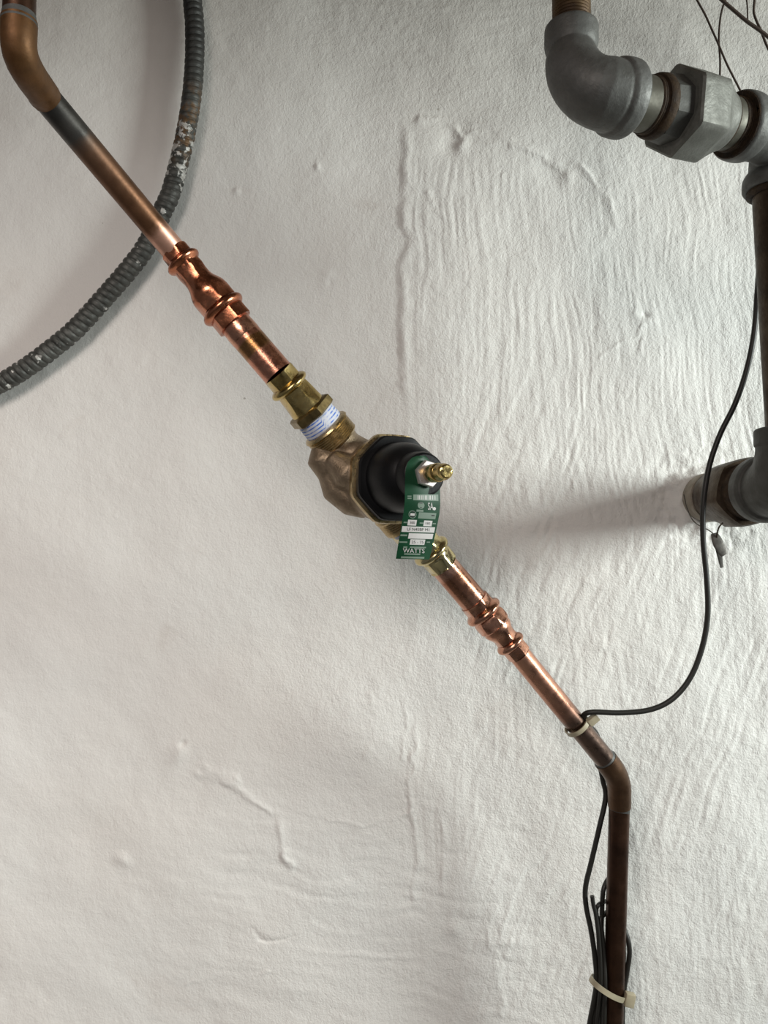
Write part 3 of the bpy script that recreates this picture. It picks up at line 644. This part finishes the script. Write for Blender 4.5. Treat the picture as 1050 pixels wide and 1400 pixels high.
pxlathe(GX0, GX1, [(-12, 40), (-11, 47.5), (-7, 50.2), (2, 50.8), (8, 50.4), (10.5, 48.5), (11, 36)], 60, g=ge)
cast(ge.build('cast_body', 'galv', te), 0.0008, 10)
gp([(10, 30), (10.4, 38.5), (12.5, 37.5), (13, 30)], 'rust', te, 'rust_ring')
t3 = thing('iron_pipe', P(874, 140, 640), 'short olive grey iron pipe between the big elbow and the union', 'pipe')
gp([(8, 30), (8.5, 35.6), (46, 35.6), (47, 30)], 'galv_pipe', t3, 'tube')
tu = thing('pipe_union', P(921, 150, 660), 'galvanised iron union with a large hexagon nut at the upper right', 'pipe union')
hg = ngon(6, math.radians(18)); og = ngon(8, 0.2, 0.8)
gp([(36, 30)] + [(36+i*1.5, 36.2+(0.9 if i % 2 else 0)) for i in range(6)] + [(46, 34)], 'rust', tu, 'rusty_thread')
gp([(43, 32), (44, 39.5), (47, 41.5), (52, 42.2), (54, 41.0), (55, 38)], 'rust', tu, 'rust_ring')
gp([(53, 34), (54, 42.0, og), (76, 44.5, og), (80, 44, og), (81, 30)], 'galv_dark', tu, 'faceted_shoulder', 64)
gp([(74, 40), (73, 46.5), (73.5, 52, hg), (74.5, 58.5, hg), (77, 61.5, hg), (112, 60.5, hg), (118, 55, hg), (125, 49, hg), (133, 42), (139, 38.5), (140, 34)], 'galv_nut', tu, 'hexagon_nut', 72)
t4 = thing('iron_pipe', P(990, 168, 685), 'very short iron pipe with rusty threads between the union and the tee', 'pipe')
gp([(138, 28), (138.4, 35.5), (141, 35.8), (141.5, 34.2), (162, 34.0), (168, 33)], 'galv_pipe', t4, 'tube')
gp([(139, 32), (139.3, 36.2), (142, 36.4), (142.5, 32)], 'rust', t4, 'rust_ring')
gp([(152, 32)] + [(152+i*1.4, 34.4+(0.9 if i % 2 else 0)) for i in range(8)] + [(164, 32)], 'rust', t4, 'rusty_thread')
# tee
tq = thing('iron_tee', P(1064, 200, 712), 'galvanised iron tee at the right edge of the photo', 'pipe tee')
def gax(s): 
    t = s/GL; return (GX0[0]+(GX1[0]-GX0[0])*t, GX0[1]+(GX1[1]-GX0[1])*t, GX0[2]+(GX1[2]-GX0[2])*t)
gt = pxlathe(GX0, GX1, [(160, 32), (161, 42.5), (164, 44.8), (172, 45.4), (178, 44.5), (182, 40.5), (190, 39.5), (210, 40), (235, 41), (258, 40), (264, 41), (268, 45), (280, 45), (282, 40)], 60)
gp([(160.4, 36), (159.6, 38.5), (160.2, 41.8), (162, 43), (163, 40)], 'rust', tq, 'rust_ring')
bt = P(1068, 190, 728); bb = P(1064.5, 262, 728)
rb = 728/F/1000
sweep([bt, bt.lerp(bb, .35), bt.lerp(bb, .62), bt.lerp(bb, .70), bt.lerp(bb, .78), bt.lerp(bb, .95), bb], [42*rb, 39*rb, 39.5*rb, 44*rb, 46.5*rb, 46.5*rb, 44.5*rb], 48, g=gt)
cast(gt.build('cast_body', 'galv', tq), 0.0009, 5)
sweep([bb+Vector((0, 0, .004)), bb+Vector((0, 0, -0.0015)), bb+Vector((0, 0, -.004))], [40*rb, 41*rb, 36*rb], 40).build('rust_ring', 'rust', tq)

# ------------------------------------------------------------------ pipe through the wall and riser
hole = W(963, 681, 0)
out = Vector((0, -1, 0))
ts_ = thing('iron_pipe', hole, 'stubby iron pipe coming out of the plaster behind the brown coupling', 'pipe')
wlathe(hole, out, [(-0.03, 0.024), (0.035, 0.0265), (0.0395, 0.0265)], 48).build('tube', 'iron_tan', ts_)
wlathe(hole, out, [(0.004, 0.024), (0.005, 0.0292), (0.010, 0.0300), (0.026, 0.0300), (0.0285, 0.0285), (0.029, 0.025)], 48).build('wall_collar', 'iron_tan', ts_)
ct = thing('iron_coupling', hole+out*0.045, 'dark brown iron reducing coupling between wall pipe and right hand elbow', 'pipe coupling')
h8 = ngon(6, 0.5, 0.6)
wlathe(hole, out, [(0.040, 0.025), (0.041, 0.0310), (0.050, 0.0322), (0.058, 0.0330), (0.070, 0.0362, h8), (0.078, 0.0392, h8), (0.112, 0.0398, h8), (0.118, 0.0380, h8), (0.119, 0.028)], 60).build('faceted_body', 'iron', ct)
wlathe(hole, out, [(0.029, 0.0235), (0.030, 0.0272), (0.034, 0.0266), (0.037, 0.0274), (0.041, 0.027)], 48).build('thread', 'iron', ct)
wlathe(hole, out, [(0.116, 0.027)] + [(0.118+i*0.0022, 0.0305+(0.0012 if i % 2 else 0)) for i in range(14)] + [(0.150, 0.027)], 48).build('rusty_thread', 'rust', ct)
ew = thing('iron_elbow', hole+out*0.2, 'grey galvanised elbow at the right edge below the riser', 'pipe elbow')
G0 = G()
wlathe(hole, out, [(0.141, 0.029), (0.1415, 0.0335), (0.144, 0.0352), (0.158, 0.0355), (0.163, 0.0335), (0.164, 0.027)], 56, g=G0)
Rr = 0.040; pts = [hole+out*0.158]
for i in range(0, 11):
    f = math.radians(9*i); pts.append(hole+out*(0.163+Rr*math.sin(f))+Vector((0, 0, Rr-Rr*math.cos(f))))
pts.append(pts[-1]+Vector((0, 0, 0.006)))
sweep(pts, [0.031]*len(pts), 48, g=G0)
tp = pts[-1]
sweep([tp+Vector((0, 0, z)) for z in (-0.009, -0.008, -0.006, 0.008, 0.010, 0.0105)], [0.028, 0.0305, 0.0325, 0.0325, 0.031, 0.026], 48, g=G0)
cast(G0.build('cast_body', 'galv_dark', ew), 0.0008, 5)
tr = thing('iron_pipe', tp, 'dark iron riser pipe along the right edge of the photo', 'pipe')
A = tp+Vector((0, 0, 0.004)); B = bb+Vector((0, 0, 0.001))
sweep([A.lerp(B, i/8) for i in range(9)], [0.0215+(0.0232-0.0215)*i/8 for i in range(9)], 40).build('tube', 'iron', tr)

# ------------------------------------------------------------------ cables
def cable(name, pl, r, m, label, cat, group=None, n=8, tail=None, parent=None, seg=12):
    pts = [P(*q) for q in pl]
    if tail: pts = pts+[Vector(t) for t in tail]
    pts = smooth_path(pts, n)
    rr = [r]*len(pts); 
    o = sweep(pts, rr, seg).build(name, m, parent, angle=60)
    if label: tag(o, label, cat, group)
    return o
cable('black_cable', [(1052, 300, 760), (1040, 350, 770), (1035.5, 400, 775), (1031, 455, 778), (1021, 505, 780), (1005, 552, 782), (984, 595, 784), (969, 640, 785), (961.5, 690, 785), (961.5, 740, 786), (966, 790, 787), (967.5, 840, 788), (960, 885, 789), (944, 926, 790), (920, 955, 791), (890, 970, 792), (850, 974.5, 793), (812, 973.5, 795), (799, 977, 800), (799.5, 986, 806), (807, 994, 813), (815, 1003, 822), (820, 1018, 835), (820, 1042, 845), (824, 1066, 846), (828, 1090, 845), (819, 1133, 842), (808.5, 1178, 842), (800.5, 1213, 842), (801.5, 1240, 842), (808, 1272, 842), (813, 1306, 842), (815.5, 1340, 842), (812, 1368, 846), (806, 1400, 850), (800, 1450, 852), (796, 1560, 855)], 0.0028, 'black_cable',
      'long black cable looping from the riser to the cable tie and down beside the pipe', 'cable')
gb_ = 'cables bundled beside the lower copper pipe'
cable('black_cable', [(809.5, 1225, 838), (811.5, 1238, 838), (814.5, 1250, 838), (818, 1278, 838), (820.5, 1312, 838), (821, 1345, 838), (818.5, 1375, 842), (816, 1400, 845), (813, 1480, 850), (812, 1560, 852)], 0.0023, 'black_cable',
      'black cable with a cut free end standing up beside the looping cable', 'cable', gb_)
cable('black_cable', [(833, 1200, 858), (828, 1208, 853), (824.5, 1220, 850), (823, 1245, 850), (822, 1290, 849), (823, 1345, 848), (822, 1400, 850), (820, 1560, 852)], 0.0026, 'black_cable',
      'black cable slipping out from behind the pipe above the free cable end', 'cable', gb_)
cable('black_cable', [(832, 1231, 862), (825, 1233.5, 852), (818.5, 1237, 842), (815.5, 1244, 843), (817, 1262, 845), (818.5, 1300, 846), (817.5, 1345, 846), (812, 1400, 849), (808, 1560, 852)], 0.0022, 'black_cable',
      'black cable hooking back behind the pipe at the free cable end', 'cable', gb_)
cable('black_cable', [(832, 1246, 862), (826, 1250, 852), (821, 1258, 846), (823.5, 1280, 843), (826, 1312, 842), (827, 1350, 838), (826, 1400, 842), (824, 1560, 848)], 0.0026, 'black_cable',
      'black cable lying tight against the left side of the pipe', 'cable', gb_)
cable('black_cable', [(850, 1262, 858), (855, 1274, 850), (859.5, 1289, 846), (860.5, 1306, 845), (857, 1330, 846), (853.5, 1352, 846), (851.5, 1375, 846), (851, 1400, 848), (849, 1560, 852)], 0.0027, 'black_cable',
      'black cable bowing out on the right side of the pipe', 'cable', gb_)
cable('black_cable', [(849, 1285, 858), (853, 1300, 851), (852, 1330, 850), (848.5, 1360, 850), (847.5, 1400, 852), (846, 1560, 855)], 0.0022, 'black_cable',
      'black cable close behind the right edge of the pipe inside the bowed cable', 'cable', gb_)
# thin wires at the top right
cable('thin_wire', [(946, -16, 930), (953, 0, 930), (964, 20, 930), (973, 40, 930), (982, 60, 930), (993, 86, 930), (1003, 106, 930), (1014, 128, 930), (1020, 145, 930)], 0.0012, 'brown_wire', 'dark thin wire slanting down behind the tee, crossing the upright one', 'wire')
cable('thin_wire', [(992, 0, 945), (987.5, 12, 945), (984.5, 27, 945), (983, 45, 945), (983, 60, 945), (984.5, 85, 945), (984, 112, 945), (984, 135, 945)], 0.0012, 'brown_wire', 'thin upright wire going down behind the hexagon nut', 'wire')
cable('thin_wire', [(975, -12, 905), (987, 0, 905), (1002, 13, 905), (1021, 29, 905), (1038, 41, 905), (1052, 52, 905), (1075, 72, 905)], 0.0021, 'brown_wire', 'thicker brown wire sagging into the top right corner', 'wire')
cable('thin_wire', [(1032, -14, 925), (1031.5, 0, 925), (1030.5, 16, 925), (1034, 28, 925), (1040, 41, 925), (1046, 57, 925), (1053, 72, 925), (1070, 105, 925)], 0.0014, 'brown_wire', 'short dark wire passing behind the thicker brown wire at the corner', 'wire')
cable('thin_wire', [(1019, -14, 946), (1021, 2, 946), (1022, 15, 946), (1022, 27, 946)], 0.0009, 'brown_wire', 'faint short wire end hanging between the two corner wires', 'wire')

# ------------------------------------------------------------------ cable ties
def band(c, u, v, wdir, wid, thk, m, name, parent, n=40, arc=(0, 360)):
    """strap along an ellipse c + u cos + v sin, flat section"""
    g = G(); vs = []; closed = arc[1]-arc[0] >= 360; k = n if closed else n+1
    for i in range(k):
        th_ = math.radians(arc[0]+(arc[1]-arc[0])*i/n); d = u*math.cos(th_)+v*math.sin(th_); nd = d.normalized()
        for s, q in ((-1, 0), (1, 0), (1, 1), (-1, 1)): vs.append(c+d+wdir*(s*wid/2)+nd*(q*thk))
    fs = []
    for i in range(n if closed else n):
        j = (i+1) % k
        for e_ in range(4): fs.append((i*4+e_, i*4+(e_+1) % 4, j*4+(e_+1) % 4, j*4+e_))
    return g.add(vs, fs).build(name, m, parent, smooth=True, angle=40)
c1 = P(788, 992.5, 806); dd = (P(*lb)-P(*la)).normalized()
u1 = (P(1, 0, 800)-P(0, 0, 800)); side = dd.cross(Vector((0, -1, 0))).normalized(); frt = side.cross(dd).normalized()
if frt.y > 0: frt = -frt
if side.x < 0: side = -side
tie = thing('cable_tie', c1, 'ivory nylon cable tie around the lower diagonal pipe, holding the looping cable', 'cable tie')
wd = (dd+side*0.10).normalized()
band(c1+side*0.001, side*0.0132, frt*0.0118, dd, 0.0048, 0.0011, 'nylon', 'strap', tie)
hc = P(810.5, 984, 800)
bevbox(hc, side, frt, dd, 0.0060, 0.0034, 0.0042, 0.001).build('tie_head', 'nylon', tie)
bevbox(hc-side*0.0078+frt*0.0, side, frt, dd, 0.0030, 0.0016, 0.0028, 0.0006).build('strap_end', 'nylon', tie)
c2 = P(831.5, 1351, 845); R2 = F/0.845/1000
uu = P(855, 1366, 845)-c2; vv = P(829, 1357, 822)-c2
tie = thing('cable_tie', c2, 'ivory nylon cable tie binding the cable bundle near the bottom edge', 'cable tie')
wv = uu.cross(vv).normalized()
band(c2, uu, vv, wv, 0.0056, 0.0012, 'nylon', 'strap', tie, 48)
hc = P(860.5, 1366.5, 838)
hx_ = (P(870, 1368.5, 838)-hc).normalized(); hz_ = Vector((0, -1, 0)); hy_ = hx_.cross(hz_).normalized(); hz_ = hy_.cross(hx_)
bevbox(hc, hx_, hz_, hy_, 0.0054, 0.0042, 0.0072, 0.0014).build('tie_head', 'nylon', tie)

# ------------------------------------------------------------------ wire seal below the coupling
sl = thing('wire_seal', P(980, 742, 830), 'small dull metal seal tag on thin wire below the brown coupling', 'seal')
cable('wire_loop', [(988, 715, 815), (983, 721, 822), (980.5, 729, 828), (980, 735, 830)], 0.0008, 'iron', None, None, parent=sl)
cable('wire_loop', [(935, 676, 905), (939, 694, 903), (947, 711, 885), (957, 719, 872), (969, 725, 850), (977, 731, 834)], 0.0006, 'lead', None, None, parent=sl)
def blade(pl, w_, name):
    pts = smooth_path([P(*q) for q in pl], 5); n_ = len(pts); rr = [w_*(0.45+0.55*math.sin(math.pi*(i+1.5)/(n_+2))) for i in range(n_)]
    sweep(pts, rr, 12, sq=(0.22, 1.0)).build(name, 'lead', sl)
blade([(976, 729, 832), (980, 738, 830), (984, 748, 828), (990, 759, 830)], 0.0058, 'seal_blade')
blade([(978, 735, 834), (981, 748, 836), (984, 760, 838), (987, 776, 840)], 0.0030, 'seal_blade')
for o in list(bpy.data.objects):
    if '_o' in o: del o['_o']
